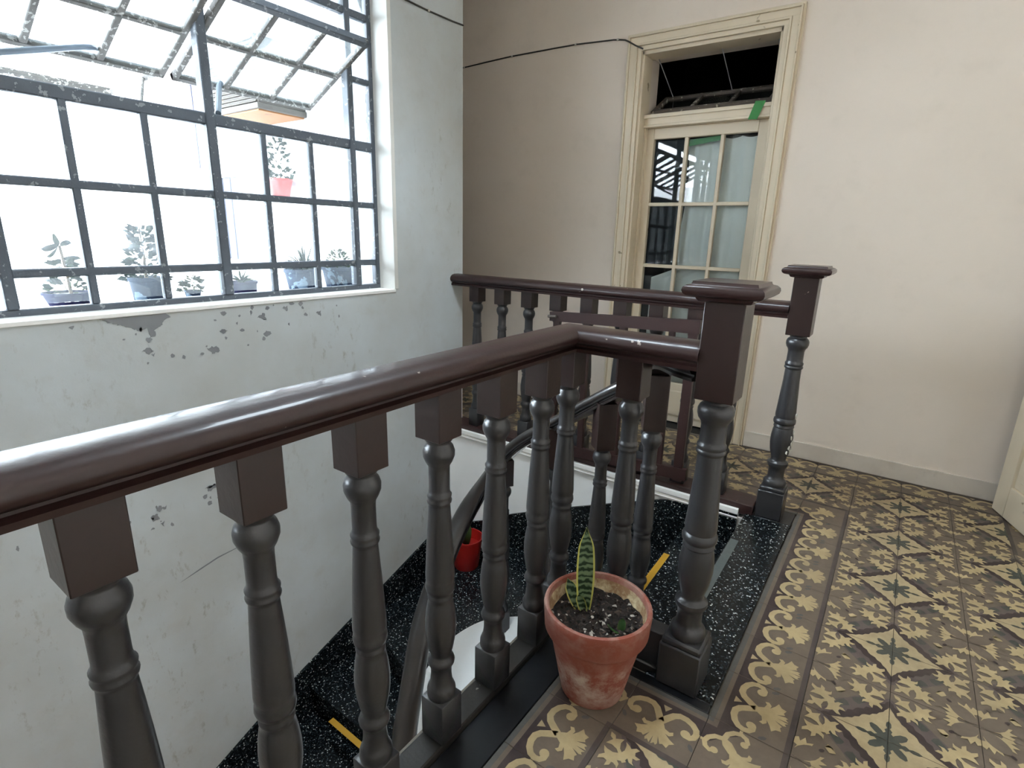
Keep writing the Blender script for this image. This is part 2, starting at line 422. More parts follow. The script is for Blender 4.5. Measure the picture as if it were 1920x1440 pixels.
def field_tile():
    bm = bmesh.new(); tile_base(bm)
    # mauve band outside the star, dark outline, sand star
    inlay(bm, [(0, 0), (.84, 0), (.77, .10), (.68, .20), (.66, .34), (.60, .42), (.50, .50), (.42, .60), (.34, .66), (.20, .68), (.10, .77), (0, .84)], 5, 1)
    for P in ([(.46, .36), (.56, .28), (.68, .14), (.655, .28), (.60, .38), (.54, .45), (.49, .42)],):
        inlay(bm, P, 4, 2); inlay(bm, mir(P), 4, 2)
    edge = [(.78, 0), (.735, .045), (.69, .055), (.655, .11), (.59, .12), (.56, .185), (.495, .205), (.475, .27), (.415, .295), (.385, .36)]
    inlay(bm, [(0, 0)] + edge + mir(edge[::-1]), 3, 3)
    e2 = [(.65, 0), (.60, .025), (.56, .05), (.51, .07), (.465, .115), (.415, .14), (.385, .19), (.335, .22), (.31, .28)]
    inlay(bm, [(0, 0)] + e2 + mir(e2[::-1]), 2, 4)
    # rosette
    ros = [(0, 0), (.37, 0), (.33, .028), (.27, .032), (.23, .015), (.19, .045), (.15, .03), (.12, .055), (.15, .075), (.20, .13), (.215, .19)]
    inlay(bm, ros + mir(ros[1:][::-1]), 4, 5)
    # sprigs growing from the two mixed corners
    def ab(a, b): return (1-(a-b)/1.4142, (a+b)/1.4142)
    bud = [(.06, 0), (.12, .035), (.17, .018), (.18, .055), (.20, .125), (.24, .06), (.31, .022), (.50, .028)]
    bud = bud + [(a, -b) for a, b in reversed(bud[1:])]
    leaf = [(.37, .012), (.345, .085), (.285, .14), (.235, .16), (.30, .185), (.34, .19), (.345, .27), (.385, .305), (.40, .225), (.44, .20), (.495, .255), (.50, .19), (.465, .15), (.52, .115), (.56, .12), (.51, .07), (.455, .075), (.48, .015)]
    for ql, Q in ((.0, bud), (.25, leaf), (.5, [(a, -b*.85) for a, b in leaf])):
        P = [ab(a, b) for a, b in Q]; inlay(bm, P, 1, 6+ql); inlay(bm, mir(P), 1, 6+ql)
    # yellow fans round the quatrefoil
    fan = [(1.0, .66), (.955, .63), (.93, .69), (.88, .60), (.855, .68), (.78, .64), (.80, .71), (.72, .71), (.80, .77), (.86, .80), (.93, .90), (.975, .955), (.975, .84), (.955, .78), (1.0, .76)]
    inlay(bm, fan, 1, 7); inlay(bm, mir(fan), 1, 7.2)
    inlay(bm, sym([(.54, .62), (.57, .56), (.63, .53), (.66, .60)]), 1, 6)
    inlay(bm, disc((.685, .685), .04, 8, 1, .6, PI/4), 3, 8)
    petal = disc((.835, .835), .185, 14, 1, .60, PI/4); inlay(bm, petal, 0, 8)
    for c in ((.88, .55), (.55, .88), (.74, .47), (.47, .74)): inlay(bm, disc(c, .035, 8, 1.3, .7, -PI/4), 0, 8)
    return bm
def scroll_pts(q0, s):      # C-scroll from the leaf stem, s=+1 or -1 along q
    pts = [(.50, .0), (.40, .06), (.31, .12), (.265, .19), (.265, .28), (.30, .37), (.36, .435), (.43, .455), (.49, .44), (.53, .39), (.53, .335), (.50, .305)]
    return [(p, q0 + s*q) for p, q in pts]
LEAF = [(.47, .0), (.52, .055), (.58, .09), (.60, .16), (.57, .20), (.62, .215), (.66, .17), (.65, .115), (.70, .19), (.735, .27), (.78, .215), (.845, .20), (.82, .14), (.84, .11), (.74, .055), (.85, .085), (.885, .07), (.86, .045), (.90, .012), (.76, .0)]
def border_core(bm):
    inlay(bm, [(0, 0), (.075, 0), (.075, 1), (0, 1)], 6, 1)
    pl = [(.14, 0), (.42, 0), (.36, .055), (.27, .12), (.24, .22), (.25, .34), (.33, .43), (.45, .49)]
    inlay(bm, pl + [(p, 1-q) for p, q in reversed(pl)], 3, 1)
    inlay(bm, [(.925, 0), (1, 0), (1, 1), (.925, 1)], 7, 1)
    for s in (1, -1):
        ribbon(bm, scroll_pts(.5, s), .10, .07, 1, 3)
        inlay(bm, disc((.500, .5+s*.335), .064, 12), 1, 3.5)
        inlay(bm, [(.40, .5+s*.5), (.40, .5+s*.44), (.44, .5+s*.44), (.44, .5+s*.5)], 1, 3.7)
    inlay(bm, [(p, .5+q) for p, q in LEAF], 1, 4); inlay(bm, [(p, .5-q) for p, q in reversed(LEAF)], 1, 4)
    inlay(bm, [(.21, .44), (.31, .5), (.21, .56)], 2, 3)
    for q in (.05, .95):
        inlay(bm, disc((.66, q), .05, 6, 1.2, .6, .6), 6, 2)
def border_tile():
    bm = bmesh.new(); tile_base(bm); border_core(bm); return bm
def corner_tile(outer):
    bm = bmesh.new(); tile_base(bm)
    if outer:
        inlay(bm, [(0, 0), (.075, 0), (.075, .075), (0, .075)], 6, 1)
        inlay(bm, [(.14, 0), (.42, 0), (.40, .12), (.30, .20), (.20, .30), (.12, .40), (0, .42), (0, .14), (.14, .14)], 3, 1)
        inlay(bm, [(.925, 0), (1, 0), (1, 1), (0, 1), (0, .925), (.925, .925)], 7, 1)
    else:
        inlay(bm, [(0, 0), (1, 0), (1, .075), (.075, .075), (.075, 1), (0, 1)], 6, 1)
        inlay(bm, [(.14, .14), (1, .14), (1, .40), (.6, .30), (.4, .4), (.30, .6), (.40, 1), (.14, 1)], 3, 1)
        inlay(bm, [(.925, .925), (1, .925), (1, 1), (.925, 1)], 7, 1)
    c = .5 if outer else .55
    o = 0 if outer else .16
    for sgn in (0, 1):
        if outer: arc = [(.47, .45), (.38, .41), (.30, .34), (.265, .25), (.285, .16), (.35, .09), (.43, .06), (.50, .09), (.53, .15), (.50, .20)]
        else: arc = [(.48, .52), (.40, .56), (.32, .64), (.285, .74), (.31, .84), (.37, .92), (.44, .95), (.50, .91), (.52, .85), (.49, .80)]
        P = arc if sgn == 0 else mir(arc)
        ribbon(bm, P, .08, .06, 1, 3 + .2*sgn); inlay(bm, disc(P[-1], .05, 10), 1, 3.5 + .2*sgn)
        q = [(.40, 0), (.44, 0), (.44, .07), (.40, .07)] if outer else [(.40, 1), (.44, 1), (.44, .93), (.40, .93)]
        inlay(bm, q if sgn == 0 else mir(q), 1, 3.8)
    s = 1/math.sqrt(2)
    for k in (1, -1):
        P = [(c*.25 + ((p-.3)*s - k*q*s)*.95, c*.25 + ((p-.3)*s + k*q*s)*.95) for p, q in LEAF]
        P = [(u+.14, v+.14) for u, v in P]
        inlay(bm, P, 1, 4)
    return bm
def plain_tile(mi=0):
    bm = bmesh.new(); tile_base(bm); return bm
def to_mesh(bm, name):
    bmesh.ops.scale(bm, verts=bm.verts, vec=(TS, TS, TS))
    me = bpy.data.meshes.new(name); bm.to_mesh(me); bm.free()
    for m in TM: me.materials.append(MATS[m])
    return me
def xform(me, name, fn, flip):
    m = me.copy(); m.name = name
    for v in m.vertices:
        x, y = fn(v.co.x, v.co.y); v.co.x, v.co.y = x, y
    if flip: m.flip_normals()
    return m
fm = to_mesh(field_tile(), 'field_tile'); bmesh_b = to_mesh(border_tile(), 'border_tile')
co_o = to_mesh(corner_tile(True), 'corner_tile'); co_i = to_mesh(corner_tile(False), 'corner_tile_inner')
T = TS
def variants(me):
    return {(1, 1): me, (-1, 1): xform(me, me.name+'_a', lambda x, y: (T-x, y), True), (1, -1): xform(me, me.name+'_b', lambda x, y: (x, T-y), True), (-1, -1): xform(me, me.name+'_c', lambda x, y: (T-x, T-y), False)}
FV = variants(fm); OV = variants(co_o); IV = variants(co_i)
BV = {'+x': bmesh_b, '-x': xform(bmesh_b, 'border_tile_a', lambda x, y: (T-x, y), True),
      '+y': xform(bmesh_b, 'border_tile_b', lambda x, y: (y, x), True), '-y': xform(bmesh_b, 'border_tile_c', lambda x, y: (y, T-x), False)}
def lay(me, name, x, y):
    o = bpy.data.objects.new(name, me); o.location = (x, y, 0); o.parent = fl; COL.objects.link(o)
GX, GY = -.03, 1.10         # tile grid
def gx(i): return GX + .2*i
def gy(j): return GY + .2*j
def field(i, j):
    # star centres sit on grid corners (odd i, even j)
    sx = 1 if i % 2 else -1
    sy = 1 if j % 2 == 0 else -1
    lay(FV[(sx, sy)], 'floor_tile', gx(i), gy(j))
for i in range(-16, 5):
    for j in range(-6, 12):
        if i >= -3:
            if j <= 0 and i <= -3:                       # strip along the near balustrade
                if j == 0: lay(IV[(1, -1)], 'border_tile', gx(i), gy(j))
                else: lay(BV['+x'], 'border_tile', gx(i), gy(j))
                continue
            if j == 0 and i == -2: lay(BV['-y'], 'border_tile', gx(i), gy(j)); continue
            if j == 0 and i == -1: lay(OV[(1, -1)], 'border_tile', gx(i), gy(j)); continue
            if 1 <= j <= 7 and i <= -2: continue            # stairwell and threshold
            if 1 <= j <= 7 and i == -1: lay(BV['+x'], 'border_tile', gx(i), gy(j)); continue
        if i < -3 and j < 8: continue
        if j == 8 and i <= -1:
            if i == -1: lay(OV[(1, 1)], 'border_tile', gx(i), gy(j))
            else: lay(BV['+y'], 'border_tile', gx(i), gy(j))
            continue
        if j == 11:
            if i == 3: lay(IV[(-1, -1)], 'border_tile', gx(i), gy(j))
            elif i < 3: lay(BV['-y'], 'border_tile', gx(i), gy(j))
            continue
        if i == 3 and j >= 9: lay(BV['-x'], 'border_tile', gx(i), gy(j)); continue
        if i == 4: continue
        if j < -6: continue
        field(i, j)
# black stone edging round the well and speckled threshold of the stair
obj('stone_edging', boxes([(-.735, -.632, -1.5, 1.335, -.012, 0), (-.632, -.235, 1.302, 1.335, -.012, 0), (-.43, -.235, 2.56, 2.70, -.012, 0)], .002), 'black_stone', fl)
obj('threshold', box(-.43, -.235, 1.335, 2.56, -.05, 0, .003), 'granite', fl)
single('worn_tape_strip', prism([(-.42, 1.60), (-.385, 1.60), (-.392, 2.28), (-.425, 2.28)], .0003, .0012), 'worn_tape', 'faded grey grip tape strip along the dark speckled threshold', 'tape', (-.4, 1.95, .0003))

# ------------------------------------------------------------------ window wall details
def ragged(poly):
    rp = random.Random(len(poly)*17 + int(poly[0][0]*1000)); out = []
    n = len(poly)
    for i in range(n):
        a, b = poly[i], poly[(i+1) % n]; l = math.hypot(b[0]-a[0], b[1]-a[1]); m = max(2, min(7, int(l/.006)))
        for k in range(m):
            t = k/m; j = min(.006, l*.14)
            out.append((a[0]+(b[0]-a[0])*t + rp.uniform(-j, j), a[1]+(b[1]-a[1])*t + rp.uniform(-j, j)))
    return out
def spots():
    rp = random.Random(5); L = []
    for cx, cz, sx, sz, n in ((1.35, .86, .35, .06, 16), (1.1, .78, .3, .07, 10), (.85, .82, .06, .10, 5), (.78, .12, .08, .07, 7), (1.02, .15, .06, .07, 6), (1.25, .1, .12, .06, 4), (.25, .3, .2, .3, 4)):
        for _ in range(n):
            x, z, r = rp.gauss(cx, sx*.5), min(.915, rp.gauss(cz, sz*.5)), rp.uniform(.004, .013); q = rp.uniform(.5, 1.6)
            L.append([(x + r*q*math.cos(a)*rp.uniform(.5, 1.2), z + r*math.sin(a)*rp.uniform(.5, 1.2)) for a in [2*PI*k/7 for k in range(7)]])
    return L
for i, poly in enumerate(spots() + [
    [(.70, .928), (.93, .931), (.945, .905), (.92, .895), (.905, .872), (.885, .868), (.885, .838), (.866, .838), (.862, .872), (.835, .866), (.80, .884), (.775, .892), (.74, .91)],
    [(.83, .79), (.86, .80), (.87, .785), (.85, .775)], [(1.07, .765), (1.11, .77), (1.12, .745), (1.09, .735)], [(.86, .77), (.875, .775), (.868, .76)],
    [(.77, .12), (.795, .125), (.80, .10), (.775, .095)], [(.99, .165), (1.03, .17), (1.035, .15), (1.0, .14)], [(.81, .14), (.83, .145), (.825, .13)], [(.80, .075), (.815, .08), (.81, .06)], [(1.03, .10), (1.05, .11), (1.048, .09)],
    [(.62, .905), (.64, .91), (.632, .895)],
    [(1.30, .87), (1.33, .885), (1.335, .855)], [(1.42, .90), (1.45, .905), (1.44, .88)], [(1.60, .86), (1.625, .87), (1.62, .84)], [(.56, .30), (.575, .305), (.57, .29)]]):
    obj('peeled_patch', prism(ragged(poly), XW-.001, XW+.0012, 'x'), 'plaster_grey', wl)
obj('plaster_crack', prism([(.84, -.222), (.92, -.200), (1.0, -.182), (1.08, -.178), (1.16, -.170), (1.08, -.181), (1.0, -.188), (.92, -.206)], XW-.001, XW+.0012, 'x'), 'plaster_grey', wl)
w1 = tag(empty('window_1', (-2.44, .35, .94)), kind='structure')
def bar(y0, y1, z0, z1, d=.032, x=-2.44, name='muntin', par=None, mat='iron_paint'):
    obj(name, box(x-d/2, x+d/2, y0, y1, z0, z1, .004), mat, par or w1)
def vbar(y, z0, z1, w=.026, **k): bar(y-w/2, y+w/2, z0, z1, **k)
def hbar(z, y0, y1, h=.026, **k): bar(y0, y1, z-h/2, z+h/2, d=.034, **k)
cols = [round(.517-.24*k, 3) for k in range(8, 0, -1)] + [.517, .755, 1.005, 1.25, 1.48, 1.72, 1.963]
frame = [(WY0, WY1, WZ0, .962), (WY0, WY1, WZ1-.03, WZ1), (WY0, WY0+.03, .962, WZ1-.03), (2.088, WY1, .962, WZ1-.03)]
obj('frame', boxes([(-2.46, -2.42, a, b, c, d) for a, b, c, d in frame], .004), 'iron_paint', w1)
full = (-.203, .517, 1.25, 1.963)
for y in cols:
    if y < WY0+.1: continue
    if any(abs(y-f) < .02 for f in full): vbar(y, .962, 2.97, .034 if abs(y-1.25) > .1 else .040, d=.05)
    else:
        vbar(y, .962, 1.672); vbar(y, 2.27, 2.97)
hbar(1.672, WY0+.03, 2.088, .046)
for z in (1.08, 1.38, 2.27, 2.62): hbar(z, WY0+.03, 2.088, .03 if z < 2 else .034)
hbar(1.98, 1.963, 2.088)
hbar(1.98, WY0+.03, -.203)
zs = [.962, 1.08, 1.38, 1.672, 2.27, 2.62, 2.97]
ys = sorted([y for y in cols if y > WY0+.1] + [WY0+.03, 2.088])
for ya, yb in zip(ys, ys[1:]):
    for za, zb in zip(zs, zs[1:]):
        if za == 1.672:
            if yb <= -.203+.01 or ya >= 1.96:
                obj('pane', box(-2.442, -2.439, ya+.012, yb-.012, za+.02, 1.97), 'window_glass', w1)
                obj('pane', box(-2.442, -2.439, ya+.012, yb-.012, 1.99, zb-.012), 'window_glass', w1)
            continue
        obj('pane', box(-2.442, -2.439, ya+.012, yb-.012, za+.012, zb-.012), 'window_glass', w1)
# pivoted sashes: local s along the sash (0 = bottom, outside), built in plane then tilted
def sash(y0, y1, ncol, tilt_bot=(-2.753, 1.869), tilt_top=(-2.259, 2.109)):
    d = Vector((tilt_top[0]-tilt_bot[0], 0, tilt_top[1]-tilt_bot[1])); L = d.length; d.normalize(); nrm = Vector((d.z, 0, -d.x))
    def tb(s0, s1, ya, yb, t=.03):
        bm = box(s0, s1, ya, yb, -t/2, t/2, .003)
        for v in bm.verts:
            q = v.co.copy(); v.co = Vector((tilt_bot[0], q.y, tilt_bot[1])) + d*q.x - nrm*q.z
        bmesh.ops.recalc_face_normals(bm, faces=bm.faces); return bm
    r = obj('sash', tb(L-.03, L, y0, y1, .035), 'iron_paint', w1)
    for a in ((0, .025, y0, y1), (0, L, y0, y0+.024), (0, L, y1-.024, y1)): obj('sash_rail', tb(*a), 'iron_rust', r)
    cw = (y1-y0)/ncol; ye = [y0] + [y0+cw*k for k in range(1, ncol)] + [y1]
    for y in ye[1:-1]: obj('sash_muntin', tb(.02, L-.02, y-.012, y+.012, .026), 'iron_rust', r)
    obj('sash_muntin', tb(.268, .290, y0+.02, y1-.02, .026), 'iron_rust', r)
    for ya, yb in zip(ye, ye[1:]):
        for sa, sb in ((.02, .27), (.288, L-.025)):
            obj('sash_pane', tb(sa, sb, ya+.01, yb-.01, .003), 'sash_glass', r)
    return r
sash(1.268, 1.958, 3); s2 = sash(.53, 1.236, 3); sash(-.19, .505, 3)
# hooked flap frame hanging open outside under the second sash
for seg in ([(-2.74, 1.225, 1.885), (-3.44, 1.29, 1.895)], [(-3.44, 1.29, 1.895), (-3.42, .60, 1.895)], [(-2.74, .55, 1.885), (-3.42, .60, 1.895)]):
    obj('flap_rail', tube(seg, .016, 4), 'iron_rust', s2)
obj('flap_stay', tube([(-2.95, 1.24, 1.885), (-2.47, 1.02, 1.69)], .006, 6), 'iron_rust', s2)
obj('sash_stay', tube([(-2.715, 1.468, 1.885), (-2.70, 1.45, 1.865), (-2.43, 1.29, 1.70)], .012, 8), 'rod_blue', w1)
obj('sash_stay', tube([(-2.70, .985, 1.905), (-2.68, .93, 1.89), (-2.43, .56, 1.74)], .011, 8), 'rod_blue', w1)

struct('trim_3', box(-2.42, XW+.004, WY0, WY1, WZ0-.012, WZ0+.004, .002), 'plaster_white')
struct('trim_4', boxes([(-2.42, XW+.003, WY1-.006, WY1+.02, WZ0+.004, WZ1), (-2.42, XW+.003, WY0-.02, WY0+.006, WZ0+.004, WZ1)], .002), 'jamb_white')
# ------------------------------------------------------------------ the panelled glass door in the back wall
d1 = tag(empty('door_1', (-1.15, YW, 0)), kind='structure')
def dpart(name, b, mat='cream_wood', bev=.003, par=None): return obj(name, box(*b, bev=bev), mat, par or d1)
def casing(x0, x1, side):
    w = x1-x0; o = (lambda a, b: (x0+w*a, x0+w*b)) if side < 0 else (lambda a, b: (x1-w*b, x1-w*a))
    L = []
    for a, b, t in ((0, .12, .018), (.12, .22, .034), (.22, .62, .022), (.62, .74, .030), (.74, 1, .018)):
        c, e = o(a, b); L.append((c, e, YW-t, YW, 0, 2.345+.095*(1-a)))
    return boxes(L, .002)
obj('casing', casing(-1.645, -1.55, -1), 'cream_wood', d1)
obj('casing', casing(-.757, -.662, 1), 'cream_wood', d1)
obj('casing', boxes([(-1.645+.095*a, -.662-.095*a, YW-t-.0006, YW, 2.4406-.095*b, 2.4406-.095*a) for a, b, t in ((0, .12, .018), (.12, .22, .034), (.22, .62, .022), (.62, .74, .030), (.74, 1, .018))], .002), 'cream_wood', d1)
obj('jamb', boxes([(-1.56, -1.535, YW, 3.62, 0, 2.345), (-.772, -.75, YW, 3.62, 0, 2.345), (-1.55, -.757, YW, 3.62, 2.325, 2.35), (-1.535, -1.525, 3.575, 3.61, 0, 2.0)], .002), 'cream_wood', d1)
dpart('transom_bar', (-1.535, -.772, 3.565, 3.66, 1.925, 2.0))
obj('transom_moulding', boxes([(-1.535, -.772, 3.553, 3.566, 1.978, 2.0), (-1.535, -.772, 3.557, 3.566, 1.925, 1.94)], .002), 'cream_wood', d1)
leaf = dpart('leaf', (-1.535, -1.479, 3.61, 3.65, .01, 1.925))
for n, b in (('stile', (-.848, -.772, 3.61, 3.65, .01, 1.925)), ('rail', (-1.479, -.848, 3.61, 3.65, 1.86, 1.925)), ('rail', (-1.479, -.848, 3.61, 3.65, .01, .285))):
    dpart(n, b, par=leaf)
obj('bottom_panel', boxes([(-1.42, -.91, 3.600, 3.612, .06, .24)], .008), 'cream_wood', leaf)
for x in (-1.267, -1.048): dpart('glazing_bar', (x-.011, x+.011, 3.612, 3.648, .285, 1.86), par=leaf)
gz = (1.463, 1.069, .675)
for z in gz: dpart('glazing_bar', (-1.479, -.848, 3.613, 3.647, z-.011, z+.011), par=leaf)
gxs = [-1.479, -1.267, -1.048, -.848]; gzs = [1.86] + list(gz) + [.285]
for xa, xb in zip(gxs, gxs[1:]):
    for zb, za in zip(gzs, gzs[1:]):
        obj('pane', box(xa+.009, xb-.009, 3.632, 3.635, za+.009, zb-.009), 'door_glass', leaf)
# hopper sash lying open above the transom
def tilt(bm):
    a = math.radians(29)
    for v in bm.verts:
        y, z = v.co.y, v.co.z
        v.co.y = 3.62 + y*math.cos(a) - z*math.sin(a); v.co.z = 2.015 + y*math.sin(a) + z*math.cos(a)
    return bm
hs = obj('hopper_sash', tilt(boxes([(-1.52, -.79, 0, .03, -.015, .015), (-1.50, -.80, .235, .265, -.015, .015), (-1.52, -1.49, 0, .265, -.015, .015), (-.82, -.79, 0, .265, -.015, .015)], .002)), 'old_wood', d1)
for x in (-1.27, -1.04): obj('glazing_bar', tilt(box(x-.011, x+.011, .02, .245, -.012, .012, .002)), 'old_wood', hs)
for xa, xb in ((-1.49, -1.28), (-1.26, -1.05), (-1.03, -.82)): obj('pane', tilt(box(xa, xb, .03, .235, -.001, .001)), 'door_glass', hs)
for pts in ([(-1.50, 3.60, 2.345), (-1.46, 3.84, 2.14)], [(-1.11, 3.60, 2.335), (-1.085, 3.84, 2.14)], [(-.80, 3.60, 2.33), (-.82, 3.84, 2.14)]):
    obj('sash_cord', tube(pts, .003, 6), 'cord_grey', d1)
# curtain behind the door glass
def curtain():
    bm = bmesh.new(); nx, nz = 60, 24; g = []
    for i in range(nx+1):
        row = []
        for k in range(nz+1):
            t = k/nz; z = .12 + t*1.735
            x = -1.44 + .65*i/nx
            if z > 1.03:
                x0 = -1.262 + .012*math.sin(z*9); x = x0 + (-.79-x0)*i/nx
            y = 3.675 + .006*math.sin(i*.33 + z*.9) + .002*math.sin(i*.9+2+z)
            if k == nz: z -= .012*abs(math.sin(i*.22+.6))
            row.append(bm.verts.new((x, y, z)))
        g.append(row)
    for i in range(nx):
        for k in range(nz):
            f = bm.faces.new((g[i][k], g[i+1][k], g[i+1][k+1], g[i][k+1])); f.smooth = True
    return bm
single('curtain', curtain(), 'curtain_cloth', 'pale grey cloth hung behind the panes of the cream glazed door', 'curtain', (-1.1, 3.675, .12))
single('green_tape_strip', prism([(-.900, 1.918), (-.850, 1.915), (-.815, 2.008), (-.870, 2.012)], 3.5515, 3.553, 'y'), 'green_tape', 'short green tape stuck slantwise on the transom bar of the cream door', 'tape', (-.86, 3.552, 1.96))
single('green_tape_band', prism([(-1.262, 1.848), (-1.05, 1.858), (-1.05, 1.835), (-1.15, 1.822), (-1.262, 1.808)], 3.637, 3.639, 'y'), 'green_tape', 'green tape across the top of the middle door pane', 'tape', (-1.15, 3.638, 1.83))
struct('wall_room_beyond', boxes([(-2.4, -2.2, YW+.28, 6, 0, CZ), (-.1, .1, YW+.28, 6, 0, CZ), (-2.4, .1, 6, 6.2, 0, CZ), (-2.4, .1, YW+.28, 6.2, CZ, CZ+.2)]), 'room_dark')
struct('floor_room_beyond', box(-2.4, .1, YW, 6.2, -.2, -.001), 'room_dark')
# open door leaf at the right
def leaf2():
    r = tag(empty('door_2', (.815, 2.56, 0)), kind='structure')
    a = Vector((.538, 3.384, 0)); b = Vector((.812, 2.56, 0)); d = (b-a).normalized(); n = Vector((-d.y, d.x, 0)); n = n if n.x > 0 else -n; L = (b-a).length
    def lp(name, s0, s1, t0, t1, z0, z1, bev=.003, par=None):
        bm = box(s0, s1, t0, t1, z0, z1, bev)
        for v in bm.verts: v.co = a + d*v.co.x + n*v.co.y + Vector((0, 0, v.co.z))
        bmesh.ops.recalc_face_normals(bm, faces=bm.faces); return obj(name, bm, 'cream_wood', par or r)
    lp('stile', 0, .10, 0, .04, .004, 2.2); lp('stile', L-.1, L, 0, .04, .004, 2.2)
    for z0, z1 in ((.004, .16), (.62, .74), (1.2, 1.3), (2.08, 2.2)): lp('rail', .1, L-.1, 0, .04, z0, z1)
    for z0, z1 in ((.16, .62), (.74, 1.2), (1.3, 2.08)):
        p = lp('panel', .1, L-.1, .012, .028, z0, z1); lp('panel_field', .14, L-.14, .004, .013, z0+.04, z1-.04, .006, p)
leaf2()

# ------------------------------------------------------------------ turned balusters, newels, handrails
BAL = [(.033, .0), (.0355, .004), (.0358, .012), (.0355, .022), (.0325, .031), (.029, .036), (.027, .05), (.0255, .066), (.0255, .08), (.028, .092), (.0325, .099), (.0335, .106), (.031, .114), (.0255, .121), (.026, .128), (.030, .145), (.0345, .170), (.0372, .198), (.0372, .222), (.0345, .25), (.031, .272), (.0285, .281), (.0305, .285), (.0310, .291), (.0285, .296), (.0285, .300), (.033, .304), (.0355, .313), (.0345, .323), (.0325, .329), (.0342, .335), (.0345, .345), (.033, .38), (.0305, .43), (.0275, .48), (.0245, .525), (.0240, .529), (.0275, .533), (.0285, .538), (.0262, .542), (.0275, .547), (.0282, .552), (.0245, .557), (.0235, .565), (.0235, .61), (.0240, .622), (.030, .632), (.0350, .645), (.0355, .657), (.032, .668), (.0265, .675), (.0265, .679), (.0305, .683), (.0305, .688), (.024, .690)]
def baluster_mesh():
    bm = box(-.036, .036, -.036, .036, 0, .115, .002)
    lathe([(r, z+.114) for r, z in BAL], 26, bm); return bm
PB = baluster_mesh(); BME = bpy.data.meshes.new('baluster'); PB.to_mesh(BME); PB.free(); BME.set_sharp_from_angle(angle=math.radians(50)); BME.materials.append(MATS['black_paint'])
BLOCKS = {}
def block_mesh(h):
    k = round(h, 3)
    if k not in BLOCKS:
        bm = box(-.036, .036, -.036, .036, 0, h, .0015); me = bpy.data.meshes.new('top_block'); bm.to_mesh(me); bm.free(); me.materials.append(MATS['brown_paint']); BLOCKS[k] = me
    return BLOCKS[k]
def baluster(parent, x, y, z, top, rot=0):
    o = bpy.data.objects.new('baluster', BME); COL.objects.link(o); o.parent = parent
    o.location = Vector((x, y, z)) - ORG[parent.name]; o.rotation_euler = (0, 0, rot)
    b = bpy.data.objects.new('top_block', block_mesh(max(.03, top - z - .803))); COL.objects.link(b); b.parent = o; b.location = (0, 0, .803)
NEW = [(.046, .0), (.046, .006), (.049, .014), (.048, .028), (.042, .036), (.036, .042), (.0345, .055), (.034, .075), (.036, .095), (.042, .102), (.045, .110), (.044, .120), (.034, .128), (.031, .134), (.034, .150), (.042, .180), (.0465, .215), (.0468, .245), (.043, .275), (.040, .288), (.043, .293), (.0415, .300), (.040, .304), (.0455, .310), (.047, .319), (.0455, .328), (.0405, .335), (.042, .342), (.0425, .352), (.040, .39), (.037, .45), (.0335, .51), (.0325, .555), (.032, .560), (.037, .565), (.038, .571), (.035, .576), (.037, .582), (.0372, .588), (.0335, .593), (.033, .60), (.0325, .64), (.035, .650), (.042, .660), (.0455, .672), (.0455, .684), (.041, .694), (.034, .700), (.034, .706), (.040, .710), (.040, .714), (.03, .716)]
def newel(parent, x, y, wide=.118):
    h = wide/2
    bm = box(-h, h, -h, h, .0, .135, .004)
    t = box(-h+.004, h-.004, -h+.004, h-.004, .133, .155, .006); me = bpy.data.meshes.new('t'); t.to_mesh(me); t.free(); bm.from_mesh(me); bpy.data.meshes.remove(me)
    lathe([(r, z+.150) for r, z in NEW], 32, bm)
    bmesh.ops.translate(bm, verts=bm.verts, vec=(x, y, 0))
    n = obj('newel_post', bm, 'black_paint', parent)
    obj('shaft_block', box(x-.0475, x+.0475, y-.0475, y+.0475, .862, 1.112, .002), 'brown_paint', n)
    bm = bmesh.new(); rings = []
    for hw, z in ((.05, 1.106), (.060, 1.108), (.064, 1.113), (.066, 1.117), (.082, 1.120), (.090, 1.126), (.0925, 1.133), (.091, 1.140), (.084, 1.146), (.076, 1.148), (.074, 1.151), (.073, 1.155)):
        rings.append([bm.verts.new((x+a*hw, y+b*hw, z)) for a, b in ((-1, -1), (1, -1), (1, 1), (-1, 1))])
    for a, b in zip(rings, rings[1:]):
        for i in range(4): bm.faces.new((a[i], a[(i+1) % 4], b[(i+1) % 4], b[i]))
    bm.faces.new(rings[0][::-1]); bm.faces.new(rings[-1])
    obj('cap', bm, 'rail_paint', n)
RP = [(-.044, -.068), (.044, -.068), (.046, -.058), (.036, -.053), (.036, -.047), (.050, -.043), (.0565, -.034), (.0565, -.024), (.051, -.013), (.038, -.004), (.018, .001), (-.018, .001), (-.038, -.004), (-.051, -.013), (-.0565, -.024), (-.0565, -.034), (-.050, -.043), (-.036, -.047), (-.036, -.053), (-.046, -.058)]
# near balustrade
nb = thing('balustrade', 'dark balustrade in front, its thick handrail turning a corner to a capped newel', 'balustrade', (-.77, .6, 0))
XR, YR = -.77, 1.385
obj('handrail', sweep(RP, [(XR, -1.5, 1.0), (XR, YR, 1.0), (-.383, YR, 1.0)], tilt=True), 'rail_paint', nb)
obj('curb', boxes([(-.805, -.735, -1.5, 1.42, -.02, .02), (-.735, -.39, 1.35, 1.42, -.02, .02)], .004), 'curb_paint', nb)
for k in range(-7, 6): baluster(nb, XR, .187+.2107*k, .018, .934)
baluster(nb, XR, YR, .018, .934); baluster(nb, -.565, YR, .018, .934)
newel(nb, -.337, 1.385)
obj('foot_rail', box(-.47, -.39, 1.358, 1.412, .02, .135, .003), 'black_paint', nb)
